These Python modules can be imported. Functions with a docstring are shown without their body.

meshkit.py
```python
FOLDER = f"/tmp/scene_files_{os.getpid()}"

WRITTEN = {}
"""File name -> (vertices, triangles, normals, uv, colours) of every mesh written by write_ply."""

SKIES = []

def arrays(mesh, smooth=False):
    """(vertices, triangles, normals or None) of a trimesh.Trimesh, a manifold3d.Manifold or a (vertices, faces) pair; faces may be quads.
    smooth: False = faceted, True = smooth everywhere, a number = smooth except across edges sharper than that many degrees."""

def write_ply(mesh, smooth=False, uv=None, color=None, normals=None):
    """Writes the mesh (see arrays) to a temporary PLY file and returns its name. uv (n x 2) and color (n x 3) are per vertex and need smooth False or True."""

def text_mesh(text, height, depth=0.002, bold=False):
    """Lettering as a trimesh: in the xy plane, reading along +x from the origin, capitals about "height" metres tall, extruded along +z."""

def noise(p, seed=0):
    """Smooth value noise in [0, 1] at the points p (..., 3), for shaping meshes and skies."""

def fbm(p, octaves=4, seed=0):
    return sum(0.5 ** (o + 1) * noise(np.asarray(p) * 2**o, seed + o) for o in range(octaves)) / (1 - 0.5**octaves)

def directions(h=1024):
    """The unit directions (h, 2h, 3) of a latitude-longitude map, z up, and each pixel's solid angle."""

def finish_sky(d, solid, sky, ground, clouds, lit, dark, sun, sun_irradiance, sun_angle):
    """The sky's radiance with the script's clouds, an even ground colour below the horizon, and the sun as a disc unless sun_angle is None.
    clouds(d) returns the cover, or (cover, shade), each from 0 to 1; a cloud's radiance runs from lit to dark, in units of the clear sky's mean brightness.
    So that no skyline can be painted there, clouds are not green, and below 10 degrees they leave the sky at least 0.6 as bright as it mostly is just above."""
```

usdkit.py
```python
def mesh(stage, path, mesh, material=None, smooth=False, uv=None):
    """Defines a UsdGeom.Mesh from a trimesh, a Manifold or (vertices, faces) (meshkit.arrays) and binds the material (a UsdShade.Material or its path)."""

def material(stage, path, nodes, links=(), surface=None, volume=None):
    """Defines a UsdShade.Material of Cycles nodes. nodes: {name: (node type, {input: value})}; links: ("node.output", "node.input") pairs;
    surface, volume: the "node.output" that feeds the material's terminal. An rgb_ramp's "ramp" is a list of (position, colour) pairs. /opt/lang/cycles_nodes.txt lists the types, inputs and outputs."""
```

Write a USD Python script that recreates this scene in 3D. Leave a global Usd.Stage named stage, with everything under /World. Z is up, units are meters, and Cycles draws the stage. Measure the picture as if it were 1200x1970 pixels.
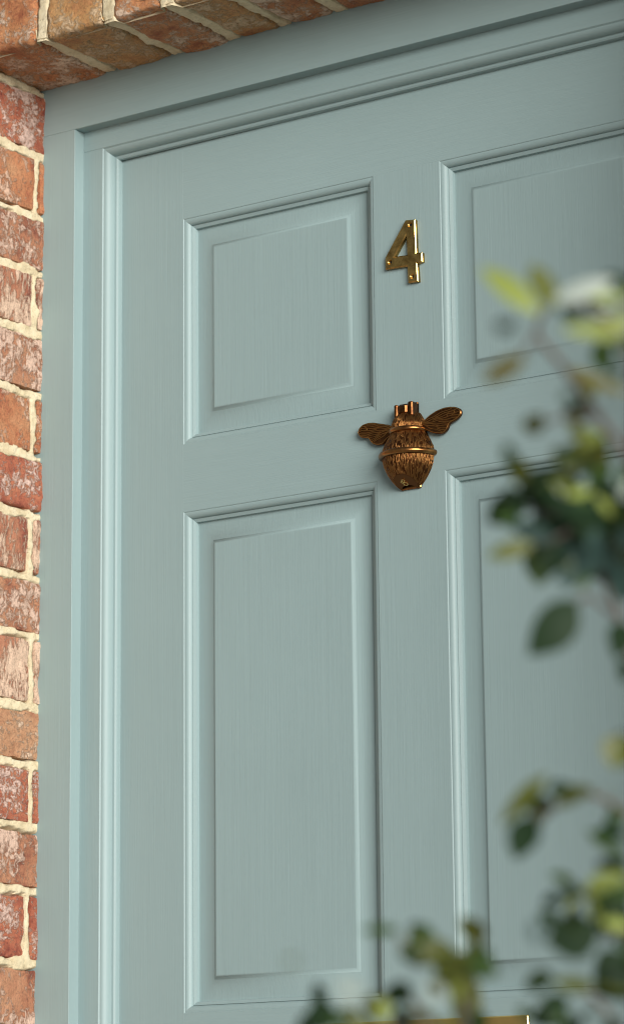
import math, random
import numpy as np, trimesh, manifold3d, shapely
from shapely.geometry import Polygon
from pxr import Usd, UsdGeom, UsdLux, UsdShade, Gf, Sdf
import usdkit, meshkit

stage = Usd.Stage.CreateInMemory()
UsdGeom.SetStageUpAxis(stage, UsdGeom.Tokens.z)
UsdGeom.SetStageMetersPerUnit(stage, 1.0)
UsdGeom.Xform.Define(stage, '/World')
UsdGeom.Scope.Define(stage, '/World/Looks')

# ---------------------------------------------------------------- camera
YAW, PITCH, ROLL = 0.59921, 0.21617, -0.010097
CAM = np.array([1.7503, -2.7570, 0.9387])
fwd = np.array([-math.sin(YAW)*math.cos(PITCH), math.cos(YAW)*math.cos(PITCH), math.sin(PITCH)])
rgt = np.array([math.cos(YAW), math.sin(YAW), 0.0]); upv = np.cross(rgt, fwd)
r_ = math.cos(ROLL)*rgt + math.sin(ROLL)*upv; u_ = -math.sin(ROLL)*rgt + math.cos(ROLL)*upv
cam = UsdGeom.Camera.Define(stage, '/World/camera')
cam.AddTransformOp().Set(Gf.Matrix4d(*r_, 0, *u_, 0, *(-fwd), 0, *CAM, 1))
cam.CreateHorizontalApertureAttr(36.0); cam.CreateVerticalApertureAttr(36.0*1024/623)
cam.CreateFocalLengthAttr(36.0*5842.8/1200)
cam.CreateClippingRangeAttr(Gf.Vec2f(0.05, 500))
cam.CreateFocusDistanceAttr(3.38); cam.CreateFStopAttr(13.5)
cam.CreateExposureAttr(2.04)

# ---------------------------------------------------------------- sky and sun (soft, thinly overcast light from the front right)
SUN = np.array([0.83, -0.55, 0.12]); SUN = SUN/np.linalg.norm(SUN)
el, az = math.asin(SUN[2]), math.atan2(SUN[0], SUN[1])
sky_m = usdkit.material(stage, '/World/Looks/sky_look', {
    's': ('sky_texture', {'sky_type': 'single_scattering', 'sun_disc': False, 'sun_elevation': el, 'sun_rotation': az, 'aerosol_density': 2.5}),
    'n': ('noise_texture', {'scale': 1.6, 'detail': 5.0, 'roughness': 0.55}),
    't': ('texture_coordinate', {}),
    'r': ('rgb_ramp', {'ramp': [(0.3, (0.55,)*3), (0.62, (0.95,)*3)]}),
    'w': ('color', {'value': (1.1, 1.1, 1.1)}),
    'm': ('mix_color', {'use_clamp': False}),
    'b': ('background_shader', {'strength': 0.05})},
    [('t.generated', 'n.vector'), ('n.fac', 'r.fac'), ('r.color', 'm.fac'), ('s.color', 'm.a'), ('w.color', 'm.b'), ('m.result', 'b.color')], surface='b.background')
dome = UsdLux.DomeLight.Define(stage, '/World/sky')
UsdShade.MaterialBindingAPI.Apply(dome.GetPrim()).Bind(sky_m)
dome.GetPrim().SetCustomDataByKey('label', 'pale daylight sky with thin cloud'); dome.GetPrim().SetCustomDataByKey('kind', 'structure')
sun = UsdLux.DistantLight.Define(stage, '/World/sun')
sun.CreateNormalizeAttr(True); sun.CreateIntensityAttr(0.40); sun.CreateAngleAttr(38.0); sun.CreateColorAttr(Gf.Vec3f(1.0, 0.96, 0.91))
zx = SUN; xx = np.cross([0, 0, 1.0], zx); xx /= np.linalg.norm(xx); yx = np.cross(zx, xx)
sun.AddTransformOp().Set(Gf.Matrix4d(*xx, 0, *yx, 0, *zx, 0, *(SUN*20), 1))

# ---------------------------------------------------------------- helpers
names = {}
def numbered(parent, name):
    k = names.get((parent, name), 0); names[(parent, name)] = k+1
    return name if k == 0 else f'{name}_{k:03d}'
def path_of(name, parent):
    p = parent.GetPath().pathString if parent else '/World'
    return p + '/' + numbered(p, name)
def tag(prim, label=None, category=None, group=None, kind=None):
    for k, v in (('label', label), ('category', category), ('group', group), ('kind', kind)):
        if v: prim.SetCustomDataByKey(k, v)
    return prim
def obj(name, mesh, mat, parent=None, smooth=30, **kw):
    m = usdkit.mesh(stage, path_of(name, parent), mesh, mat, smooth=smooth)
    return tag(m.GetPrim(), **kw)
def thing(name, loc=(0, 0, 0), **kw):
    x = UsdGeom.Xform.Define(stage, path_of(name, None)); x.AddTranslateOp().Set(Gf.Vec3d(*loc))
    return tag(x.GetPrim(), **kw)
def box(x0, x1, y0, y1, z0, z1):
    m = trimesh.creation.box([x1-x0, y1-y0, z1-z0]); m.apply_translation([(x0+x1)/2, (y0+y1)/2, (z0+z1)/2]); return m
def rbox(x0, x1, y0, y1, z0, z1, r):
    """box with chamfered edges"""
    pts = []
    for sx in (0, 1):
        for sy in (0, 1):
            for sz in (0, 1):
                p = np.array([(x0, x1)[sx], (y0, y1)[sy], (z0, z1)[sz]]); d = np.array([1-2*sx, 1-2*sy, 1-2*sz])*r
                for k in range(3):
                    q = p + d; q[k] = p[k]; pts.append(q)
    return trimesh.convex.convex_hull(np.array(pts))
def cat(ms): return trimesh.util.concatenate(ms)
def strip(profile, a, b, closed=True):
    """sweeps a profile between two placed copies a, b: each (n,3)"""
    n = len(a); v = np.vstack([a, b]); f = []
    for i in range(n if closed else n-1):
        j = (i+1) % n
        f += [[i, j, n+j], [i, n+j, n+i]]
    m = trimesh.Trimesh(v, f, process=False)
    if closed:
        tri = trimesh.creation.triangulate_polygon(Polygon(profile), engine='earcut')
        # caps by fan over the given order
        _, tf = tri
        tv = tri[0]
        idx = [int(np.argmin(np.abs(np.array(profile)-p).sum(1))) for p in tv]
        caps = [[idx[t[0]], idx[t[1]], idx[t[2]]] for t in tf] + [[n+idx[t[0]], n+idx[t[2]], n+idx[t[1]]] for t in tf]
        m = trimesh.Trimesh(v, f+caps, process=False)
        m.merge_vertices(); trimesh.repair.fix_normals(m)
    return m
def tube(points, radii, seg=7, closed_path=False):
    P = np.array(points, float); n = len(P)
    radii = np.broadcast_to(np.asarray(radii, float), (n,))
    if closed_path: T = np.roll(P, -1, 0)-np.roll(P, 1, 0)
    else: T = np.gradient(P, axis=0)
    T /= np.linalg.norm(T, axis=1)[:, None]+1e-12
    ref = np.array([0.31, 0.2, 0.93]); v = []
    for i in range(n):
        a = np.cross(T[i], ref); a /= np.linalg.norm(a)+1e-12; b = np.cross(T[i], a)
        for k in range(seg):
            t = 2*math.pi*k/seg; v.append(P[i]+radii[i]*(math.cos(t)*a+math.sin(t)*b))
    f = []
    m = n if closed_path else n-1
    for i in range(m):
        for k in range(seg):
            p, q = i*seg, ((i+1) % n)*seg; k2 = (k+1) % seg
            f += [[p+k, p+k2, q+k2], [p+k, q+k2, q+k]]
    v = np.array(v)
    if not closed_path:
        v = np.vstack([v, P[0], P[-1]])
        for k in range(seg):
            k2 = (k+1) % seg; f += [[n*seg, k2, k], [n*seg+1, (n-1)*seg+k, (n-1)*seg+k2]]
    mm = trimesh.Trimesh(v, f, process=False); trimesh.repair.fix_normals(mm); return mm
def smooth_path(pts, n=6):
    P = np.array(pts, float); out = []
    Q = np.vstack([2*P[0]-P[1], P, 2*P[-1]-P[-2]])
    for i in range(1, len(Q)-2):
        for t in np.linspace(0, 1, n, endpoint=False):
            a, b, c, d = Q[i-1:i+3]
            out.append(0.5*((2*b)+(-a+c)*t+(2*a-5*b+4*c-d)*t*t+(-a+3*b-3*c+d)*t**3))
    out.append(P[-1]); return np.array(out)

# ---------------------------------------------------------------- materials
def L(name): return '/World/Looks/'+name
PAINT = (0.248, 0.342, 0.349)
def paint(name, scale):
    """satin eggshell paint over timber, grain along one axis (the small value of scale)"""
    fine = tuple(s for s in scale)
    return usdkit.material(stage, L(name), {
        'g': ('geometry', {}),
        'm1': ('mapping', {'scale': fine}),
        'n1': ('noise_texture', {'scale': 1.0, 'detail': 4.0, 'roughness': 0.65, 'distortion': 0.4}),
        'm2': ('mapping', {'scale': tuple(s*0.28 for s in scale)}),
        'n2': ('noise_texture', {'scale': 1.0, 'detail': 3.0, 'distortion': 0.6}),
        'n3': ('noise_texture', {'scale': 5.0, 'detail': 4.0}),
        'add': ('math', {'math_type': 'multiply_add', 'value2': 0.8}),
        'r': ('rgb_ramp', {'ramp': [(0.25, tuple(c*0.955 for c in PAINT)), (0.75, tuple(c*1.045 for c in PAINT))]}),
        'mixf': ('mix_float', {'fac': 0.45}), 'm4': ('mapping', {'scale': tuple(max(5.0, x*0.03) for x in scale)}), 'n4': ('noise_texture', {'scale': 1.0, 'detail': 2.0}), 'b4': ('bump', {'strength': 0.35, 'distance': 0.0016}),
        'rr': ('map_range', {'from_min': 0.3, 'from_max': 0.7, 'to_min': 0.48, 'to_max': 0.60}),
        'b': ('bump', {'strength': 0.44, 'distance': 0.0005}),
        'p': ('principled_bsdf', {'specular_ior_level': 0.32})},
        [('g.position', 'm1.vector'), ('m1.vector', 'n1.vector'), ('g.position', 'm2.vector'), ('m2.vector', 'n2.vector'), ('g.position', 'n3.vector'),
         ('n2.fac', 'add.value1'), ('n1.fac', 'add.value3'), ('add.value', 'b.height'), ('g.position', 'm4.vector'), ('m4.vector', 'n4.vector'), ('n4.fac', 'b4.height'), ('b4.normal', 'b.normal'), ('b.normal', 'p.normal'),
         ('n3.fac', 'mixf.a'), ('n1.fac', 'mixf.b'), ('mixf.result', 'r.fac'), ('r.color', 'p.base_color'), ('n1.fac', 'rr.value'), ('rr.result', 'p.roughness')], surface='p.BSDF')
paint_v = paint('paint_upright_grain', (560, 560, 10))
paint_h = paint('paint_level_grain', (10, 560, 560))
paint_s = usdkit.material(stage, L('paint_moulding'), {
    'g': ('geometry', {}), 'n': ('noise_texture', {'scale': 60.0, 'detail': 3.0}),
    'b': ('bump', {'strength': 0.35, 'distance': 0.0006}),
    'p': ('principled_bsdf', {'base_color': PAINT, 'roughness': 0.5, 'specular_ior_level': 0.4})},
    [('g.position', 'n.vector'), ('n.fac', 'b.height'), ('b.normal', 'p.normal')], surface='p.BSDF')

def brick_mat(name, c1, c2, c3, white, wcol=(0.62, 0.50, 0.42), stretch=(1, 1, 1), off=0.0):
    """fired clay: two body colours, dark burnt patches, flaky pale lime bloom (its own shape, wear)"""
    return usdkit.material(stage, L(name), {
        'g': ('geometry', {}), 'oi': ('object_info', {}),
        'sh': ('math', {'math_type': 'multiply', 'value2': 7.0}),
        'cx': ('combine_xyz', {'y': off}),
        'va': ('mix_vector', {'fac': 0.5}),
        'mp': ('mapping', {'scale': stretch}),
        'n1': ('noise_texture', {'dimensions': '4D', 'scale': 24.0, 'detail': 8.0, 'roughness': 0.7}),
        'r1': ('rgb_ramp', {'ramp': [(0.36, c3), (0.47, c1), (0.64, c2)]}),
        'n2': ('noise_texture', {'dimensions': '4D', 'scale': 135.0, 'detail': 8.0, 'roughness': 0.72, 'distortion': 0.9}),
        'n2b': ('noise_texture', {'dimensions': '4D', 'scale': 24.0, 'detail': 4.0}),
        'ma': ('math', {'math_type': 'multiply_add', 'value2': 0.75}),
        'r2': ('rgb_ramp', {'ramp': [(white+0.012, (0, 0, 0)), (white+0.035, (0.5,)*3), (white+0.10, (0.88,)*3), (white+0.2, (0.97,)*3)]}),
        'mx': ('mix_color', {'b': wcol}),
        'n3': ('noise_texture', {'scale': 420.0, 'detail': 4.0, 'roughness': 0.7}),
        'r3': ('rgb_ramp', {'ramp': [(0.32, (0.45,)*3), (0.52, (0.96,)*3)]}),
        'mu': ('mix_color', {'blend_type': 'multiply', 'fac': 0.75}),
        'h': ('math', {'math_type': 'multiply_add', 'value2': 0.35}),
        'h2': ('math', {'math_type': 'multiply_add', 'value2': 0.4}),
        'b': ('bump', {'strength': 1.0, 'distance': 0.0030}),
        'p': ('principled_bsdf', {'roughness': 0.72, 'specular_ior_level': 0.4})},
        [('oi.random', 'sh.value1'), ('g.position', 'mp.vector'),
         ('mp.vector', 'n1.vector'), ('sh.value', 'n1.w'), ('n1.fac', 'r1.fac'),
         ('mp.vector', 'n2.vector'), ('sh.value', 'n2.w'), ('g.position', 'n2b.vector'), ('sh.value', 'n2b.w'),
         ('n2b.fac', 'ma.value1'), ('n2.fac', 'ma.value3'), ('ma.value', 'r2.fac'),
         ('r2.color', 'mx.fac'), ('r1.color', 'mx.a'), ('g.position', 'n3.vector'), ('n3.fac', 'r3.fac'), ('mx.result', 'mu.a'), ('r3.color', 'mu.b'),
         ('mu.result', 'p.base_color'), ('n3.fac', 'h.value1'), ('n2.fac', 'h.value3'), ('r2.color', 'h2.value1'), ('h.value', 'h2.value3'), ('h2.value', 'b.height'), ('b.normal', 'p.normal')], surface='p.BSDF')
BR = {
 'orange': brick_mat('brick_orange', (0.46, 0.185, 0.085), (0.52, 0.27, 0.14), (0.30, 0.080, 0.042), 0.90, (0.70, 0.48, 0.35), (1, 1, 0.8)),
 'red':    brick_mat('brick_dark_red', (0.42, 0.130, 0.070), (0.50, 0.235, 0.125), (0.21, 0.045, 0.030), 0.865, (0.74, 0.54, 0.46)),
 'pink':   brick_mat('brick_pink', (0.43, 0.170, 0.095), (0.52, 0.28, 0.17), (0.26, 0.075, 0.045), 0.80, (0.72, 0.52, 0.38), (1, 1.5, 0.45)),
 'tan':    brick_mat('brick_tan', (0.48, 0.25, 0.135), (0.54, 0.33, 0.20), (0.34, 0.145, 0.08), 0.91, (0.70, 0.52, 0.38)),
 'brown':  brick_mat('brick_brown', (0.40, 0.170, 0.092), (0.49, 0.255, 0.145), (0.20, 0.062, 0.038), 0.855, (0.70, 0.50, 0.39), (1, 1, 0.7)),
 'rust':   brick_mat('brick_rust_lightened', (0.54, 0.235, 0.10), (0.62, 0.36, 0.19), (0.32, 0.10, 0.045), 0.86, (0.74, 0.56, 0.42)),  # clay colour lightened to make up for shade under the arch
 'olive':  brick_mat('brick_olive_lightened', (0.54, 0.29, 0.115), (0.60, 0.38, 0.18), (0.38, 0.16, 0.065), 0.88, (0.66, 0.48, 0.30)),  # likewise brightened in the colour against the soffit shade
}
mortar_m = usdkit.material(stage, L('lime_mortar'), {
    'g': ('geometry', {}), 'n': ('noise_texture', {'scale': 55.0, 'detail': 6.0, 'roughness': 0.65}),
    'r': ('rgb_ramp', {'ramp': [(0.28, (0.48, 0.39, 0.24)), (0.5, (0.64, 0.55, 0.37)), (0.75, (0.71, 0.64, 0.47))]}),
    'n2': ('noise_texture', {'scale': 330.0, 'detail': 5.0, 'roughness': 0.75}),
    'r2': ('rgb_ramp', {'ramp': [(0.30, (0.40,)*3), (0.46, (1,)*3)]}), 'mu': ('mix_color', {'blend_type': 'multiply', 'fac': 0.7}),
    'b': ('bump', {'strength': 0.8, 'distance': 0.0016}), 'p': ('principled_bsdf', {'roughness': 0.9, 'specular_ior_level': 0.2})},
    [('g.position', 'n.vector'), ('g.position', 'n2.vector'), ('n.fac', 'r.fac'), ('n2.fac', 'r2.fac'), ('r.color', 'mu.a'), ('r2.color', 'mu.b'),
     ('mu.result', 'p.base_color'), ('n2.fac', 'b.height'), ('b.normal', 'p.normal')], surface='p.BSDF')
brass = usdkit.material(stage, L('aged_brass'), {
    'g': ('geometry', {}), 'n': ('noise_texture', {'scale': 90.0, 'detail': 5.0, 'roughness': 0.6}),
    'r': ('rgb_ramp', {'ramp': [(0.3, (0.27, 0.16, 0.045)), (0.6, (0.50, 0.33, 0.11))]}),
    'rr': ('map_range', {'from_min': 0.3, 'from_max': 0.7, 'to_min': 0.2, 'to_max': 0.36}),
    'n2': ('noise_texture', {'scale': 700.0, 'detail': 2.0}), 'b': ('bump', {'strength': 0.15, 'distance': 0.0003}),
    'p': ('principled_bsdf', {'metallic': 1.0})},
    [('g.position', 'n.vector'), ('n.fac', 'r.fac'), ('r.color', 'p.base_color'), ('n.fac', 'rr.value'), ('rr.result', 'p.roughness'), ('g.position', 'n2.vector'), ('n2.fac', 'b.height'), ('b.normal', 'p.normal')], surface='p.BSDF')
brass_bright = usdkit.material(stage, L('polished_brass'), {
    'p': ('principled_bsdf', {'metallic': 1.0, 'base_color': (0.80, 0.55, 0.20), 'roughness': 0.22})}, [], surface='p.BSDF')
bronze = usdkit.material(stage, L('bronze_rubbed'), {
    'g': ('geometry', {}), 'n': ('noise_texture', {'scale': 120.0, 'detail': 4.0}),
    'r': ('rgb_ramp', {'ramp': [(0.3, (0.16, 0.065, 0.022)), (0.65, (0.36, 0.17, 0.055))]}),
    'p': ('principled_bsdf', {'metallic': 1.0, 'roughness': 0.27})},
    [('g.position', 'n.vector'), ('n.fac', 'r.fac'), ('r.color', 'p.base_color')], surface='p.BSDF')
# dark patina in the hollows, rubbed gold on the chased ridges of the fur
fur = usdkit.material(stage, L('bronze_fur'), {
    'g': ('geometry', {}), 'a': ('attribute', {'attribute': 'ridge'}),
    'r': ('rgb_ramp', {'ramp': [(0.15, (0.070, 0.027, 0.010)), (0.5, (0.15, 0.060, 0.018)), (0.9, (0.34, 0.17, 0.055))]}),
    'p': ('principled_bsdf', {'metallic': 1.0, 'roughness': 0.40})},
    [('a.fac', 'r.fac'), ('r.color', 'p.base_color')], surface='p.BSDF')
wing_m = usdkit.material(stage, L('bronze_wing'), {
    'g': ('geometry', {}), 'n': ('noise_texture', {'scale': 200.0, 'detail': 3.0}),
    'r': ('rgb_ramp', {'ramp': [(0.3, (0.060, 0.024, 0.010)), (0.7, (0.17, 0.072, 0.024))]}),
    'p': ('principled_bsdf', {'metallic': 1.0, 'roughness': 0.36})},
    [('g.position', 'n.vector'), ('n.fac', 'r.fac'), ('r.color', 'p.base_color')], surface='p.BSDF')
vein_m = usdkit.material(stage, L('bronze_veins'), {'p': ('principled_bsdf', {'metallic': 1.0, 'base_color': (0.42, 0.22, 0.07), 'roughness': 0.33})}, [], surface='p.BSDF')
dark = usdkit.material(stage, L('dark_hollow'), {'p': ('principled_bsdf', {'base_color': (0.03, 0.03, 0.032), 'roughness': 0.5, 'metallic': 0.6})}, [], surface='p.BSDF')
def leaf_mat(name, c, tr, rough=0.38, tw=0.3):
    return usdkit.material(stage, L(name), {
        'oi': ('object_info', {}), 'mr': ('map_range', {'to_min': 0.75, 'to_max': 1.3}),
        'h': ('hsv', {'color': c}), 'p': ('principled_bsdf', {'roughness': rough, 'specular_ior_level': 0.18 if rough > 0.5 else 0.3}), 't': ('translucent_bsdf', {'color': tr}), 'x': ('mix_closure', {'fac': tw})},
        [('oi.random', 'mr.value'), ('mr.result', 'h.value'), ('h.color', 'p.base_color'), ('p.BSDF', 'x.closure1'), ('t.BSDF', 'x.closure2')], surface='x.closure')
LEAF = {
 'd': leaf_mat('leaf_dark', (0.012, 0.030, 0.012), (0.03, 0.07, 0.012), 0.6, 0.15),
 'k': leaf_mat('leaf_brown', (0.045, 0.040, 0.028), (0.05, 0.05, 0.02), 0.7, 0.15),
 't': leaf_mat('leaf_blue_green', (0.024, 0.050, 0.044), (0.03, 0.07, 0.04), 0.6, 0.15),
 'g': leaf_mat('leaf_green', (0.035, 0.070, 0.020), (0.08, 0.15, 0.02), 0.4, 0.25),
 'o': leaf_mat('leaf_olive', (0.085, 0.105, 0.022), (0.16, 0.18, 0.03), 0.4, 0.3),
 'b': leaf_mat('leaf_ochre', (0.15, 0.145, 0.06), (0.19, 0.18, 0.05), 0.4, 0.3),
 'y': leaf_mat('leaf_young', (0.27, 0.34, 0.085), (0.38, 0.46, 0.09), 0.38, 0.35),
 'p': leaf_mat('leaf_sky_sheen', (0.40, 0.47, 0.43), (0.3, 0.4, 0.28), 0.3, 0.25),  # sky reflection on glossy leaves, painted in as a pale base colour
}
bark = usdkit.material(stage, L('twig_bark'), {'g': ('geometry', {}), 'n': ('noise_texture', {'scale': 150.0}), 'r': ('rgb_ramp', {'ramp': [(0.3, (0.05, 0.04, 0.04)), (0.7, (0.12, 0.10, 0.08))]}), 'p': ('principled_bsdf', {'roughness': 0.8})},
    [('g.position', 'n.vector'), ('n.fac', 'r.fac'), ('r.color', 'p.base_color')], surface='p.BSDF')
def simple_noise(name, c1, c2, sc, rough=0.9):
    return usdkit.material(stage, L(name), {'g': ('geometry', {}), 'n': ('noise_texture', {'scale': sc, 'detail': 6.0}), 'r': ('rgb_ramp', {'ramp': [(0.3, c1), (0.7, c2)]}), 'b': ('bump', {'strength': 0.5, 'distance': 0.004}), 'p': ('principled_bsdf', {'roughness': rough})},
    [('g.position', 'n.vector'), ('n.fac', 'r.fac'), ('r.color', 'p.base_color'), ('n.fac', 'b.height'), ('b.normal', 'p.normal')], surface='p.BSDF')
stone = simple_noise('stone_paving', (0.40, 0.38, 0.345), (0.50, 0.48, 0.44), 14)  # out of view; paleness chosen so it throws light up at undersides
soil = simple_noise('bounce_gravel', (0.32, 0.30, 0.265), (0.46, 0.44, 0.40), 60)  # out of view; gravel colour raised for upward bounce

ZO = 1.12
# ---------------------------------------------------------------- ground and step
obj('ground', box(-60, 60, -60, 20, -0.3, 0.0), soil, smooth=False, label='unseen gravel ground around the house, made pale to bounce light upward', kind='structure')
obj('path', box(-2.6, 3.2, -7, -0.50, -0.05, 0.004), stone, smooth=False, label='unseen stone paving before the doorstep, made pale and wide to bounce light', kind='structure')
obj('doorstep', rbox(-0.62, 0.62, -0.498, 0.06, -0.05, 0.145, 0.008), stone, smooth=False, label='stone step below the front door', kind='structure')

# ---------------------------------------------------------------- brick wall
wall = thing('brick_wall', (0, 0, 0), label='weathered red brick wall with cream mortar framing the doorway', category='brick wall', kind='thing')
FX, FZ, FRONT = -0.4955, 1.1215+ZO, -0.172     # left reveal plane, soffit plane, outer face of the wall
def rough_brick(lo, hi, seed, amp=0.0027, r=0.0024, cell=0.0042):
    """brick with worn arrises: rounded box whose faces are displaced by noise"""
    lo, hi = np.array(lo, float), np.array(hi, float); size = hi-lo
    n = np.maximum(2, np.round(size/cell).astype(int)); V, F = [], []
    for ax in range(3):
        b, c = (ax+1) % 3, (ax+2) % 3
        gb, gc = np.meshgrid(np.linspace(lo[b], hi[b], n[b]+1), np.linspace(lo[c], hi[c], n[c]+1), indexing='ij')
        for side in (0, 1):
            p = np.zeros(gb.shape+(3,)); p[..., ax] = (lo, hi)[side][ax]; p[..., b] = gb; p[..., c] = gc
            base = sum(len(x) for x in V); V.append(p.reshape(-1, 3))
            i = np.arange(n[b]*(n[c]+1)).reshape(n[b], n[c]+1)[:, :-1].ravel(); w = n[c]+1
            q = np.stack([i, i+w, i+w+1, i+1], 1) if side else np.stack([i, i+1, i+w+1, i+w], 1)
            F.append(np.vstack([q[:, [0, 1, 2]], q[:, [0, 2, 3]]])+base)
    m = trimesh.Trimesh(np.vstack(V), np.vstack(F), process=False); m.merge_vertices(digits_vertex=6)
    v = m.vertices.copy()
    rr = r*(0.55+1.1*meshkit.noise(v*45+seed*3.7, seed))[:, None]
    inner = np.clip(v, lo+rr, hi-rr); d = v-inner; ln = np.linalg.norm(d, axis=1, keepdims=True)
    nrm = d/np.maximum(ln, 1e-9); v = inner+nrm*rr
    big = meshkit.fbm(v*22+seed*1.3, 3, seed)-0.5; fine = meshkit.fbm(v*130+seed, 3, seed+7)-0.5
    chip = np.clip(meshkit.noise(v*38+seed*2.1, seed+3)-0.70, 0, 1)*0.014
    v = v+nrm*(big*amp*2.4+fine*amp*1.5-chip)[:, None]
    return trimesh.Trimesh(v, m.faces, process=False)
MS = 0.0082                                                     # half a joint in the arch, wider
JZ = [z+ZO for z in (1.1145, 1.0331, 0.9568, 0.8850, 0.8106, 0.7342, 0.6584, 0.5877, 0.5113, 0.4412, 0.3581, 0.2897, 0.2177, 0.1438, 0.0611, -0.014, -0.089)]
kinds = ['red', 'orange', 'brown', 'pink', 'brown', 'orange', 'red', 'pink', 'brown', 'pink', 'tan', 'red', 'brown', 'red', 'brown', 'orange']
kinds2 = {1: 'orange', 3: 'pink', 5: 'orange', 7: 'pink', 9: 'pink', 11: 'red', 13: 'red', 15: 'tan'}
MW = 0.0054                                                     # half a joint
rng = random.Random(11)
joints_rev = []                                                 # (kind, position, lo, hi) in (y, z)
for i in range(len(JZ)-1):
    z1, z0 = JZ[i]-MW, JZ[i+1]+MW
    x0, x1 = FX-0.1, FX
    o = rng.uniform(-0.0012, 0.0012)
    if i % 2:
        yj = -0.0525+rng.uniform(-0.003, 0.003)
        obj('brick', rough_brick((FX-0.215, FRONT, z0), (x1+o, yj-MW, z1), 30+i), BR[kinds[i]], wall)
        obj('brick', rough_brick((x0, yj+MW, z0), (x1+o*0.5, 0.03, z1), 60+i), BR[kinds2[i]], wall)
        joints_rev.append((yj, JZ[i+1], JZ[i]))
    else:
        obj('brick', rough_brick((x0, FRONT, z0), (x1+o, 0.045, z1), 30+i), BR[kinds[i]], wall)
# soldier course over the opening
SX = [-0.503, -0.391, -0.2925, -0.2085, -0.1365, -0.060, 0.017, 0.094, 0.171, 0.247, 0.324, 0.401, 0.503]
sk = ['rust', 'olive', 'rust', 'olive', 'rust', 'orange', 'tan', 'tan', 'brown', 'orange', 'red', 'brown']  # rust and olive are the lightened arch bricks, offsetting shade
for i in range(len(SX)-1):
    a, b = SX[i]+(MS if i else 0.0), SX[i+1]-(MS if i < len(SX)-2 else 0.0)
    o = rng.uniform(-0.001, 0.001)
    obj('brick', rough_brick((a, FRONT+o, FZ+o), (b, -0.005, FZ+0.215), 100+i, amp=0.0036, r=0.005, cell=0.0050), BR[sk[i]], wall)
def relief(A, B, dist, hw, place, seed):
    """a mortar skin: height over a grid from the distance to the nearest joint line"""
    d = dist(A, B)
    P2 = np.stack([A, B, np.full_like(A, seed*3.1)], -1)
    wob = meshkit.fbm(P2*70, 3, seed)-0.5; wob2 = meshkit.fbm(P2*28, 2, seed+5)-0.5
    half = hw+0.0002+wob*0.0075+wob2*0.007
    t = np.clip((d-half)/0.0028, 0, 1); t = t*t*(3-2*t)
    h = (-0.0009+wob*0.0022+(meshkit.fbm(P2*240, 3, seed+9)-0.5)*0.0022)*(1-t)-0.014*t
    v = place(A, B, h).reshape(-1, 3); n0, n1 = A.shape
    i = np.arange(n0*n1).reshape(n0, n1)[:-1, :-1].ravel()
    f = np.vstack([np.stack([i, i+n1, i+n1+1], 1), np.stack([i, i+n1+1, i+1], 1)])
    m = trimesh.Trimesh(v, f, process=False); return m
jz = np.array(JZ)
def d_rev(Y, Z):
    tilt = (meshkit.noise(np.stack([Y*9, Z*9, Z*0], -1), 3)-0.5)*0.004
    d = np.abs(Z[..., None]+tilt[..., None]-jz).min(-1)
    for yj, za, zb in joints_rev:
        d = np.where((Z > za) & (Z < zb), np.minimum(d, np.abs(Y-yj)+0.0008), d)
    return d
Y, Z = np.meshgrid(np.arange(FRONT, 0.0, 0.0022), np.arange(JZ[-1]-0.02, FZ+0.004, 0.0022), indexing='ij')
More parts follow.
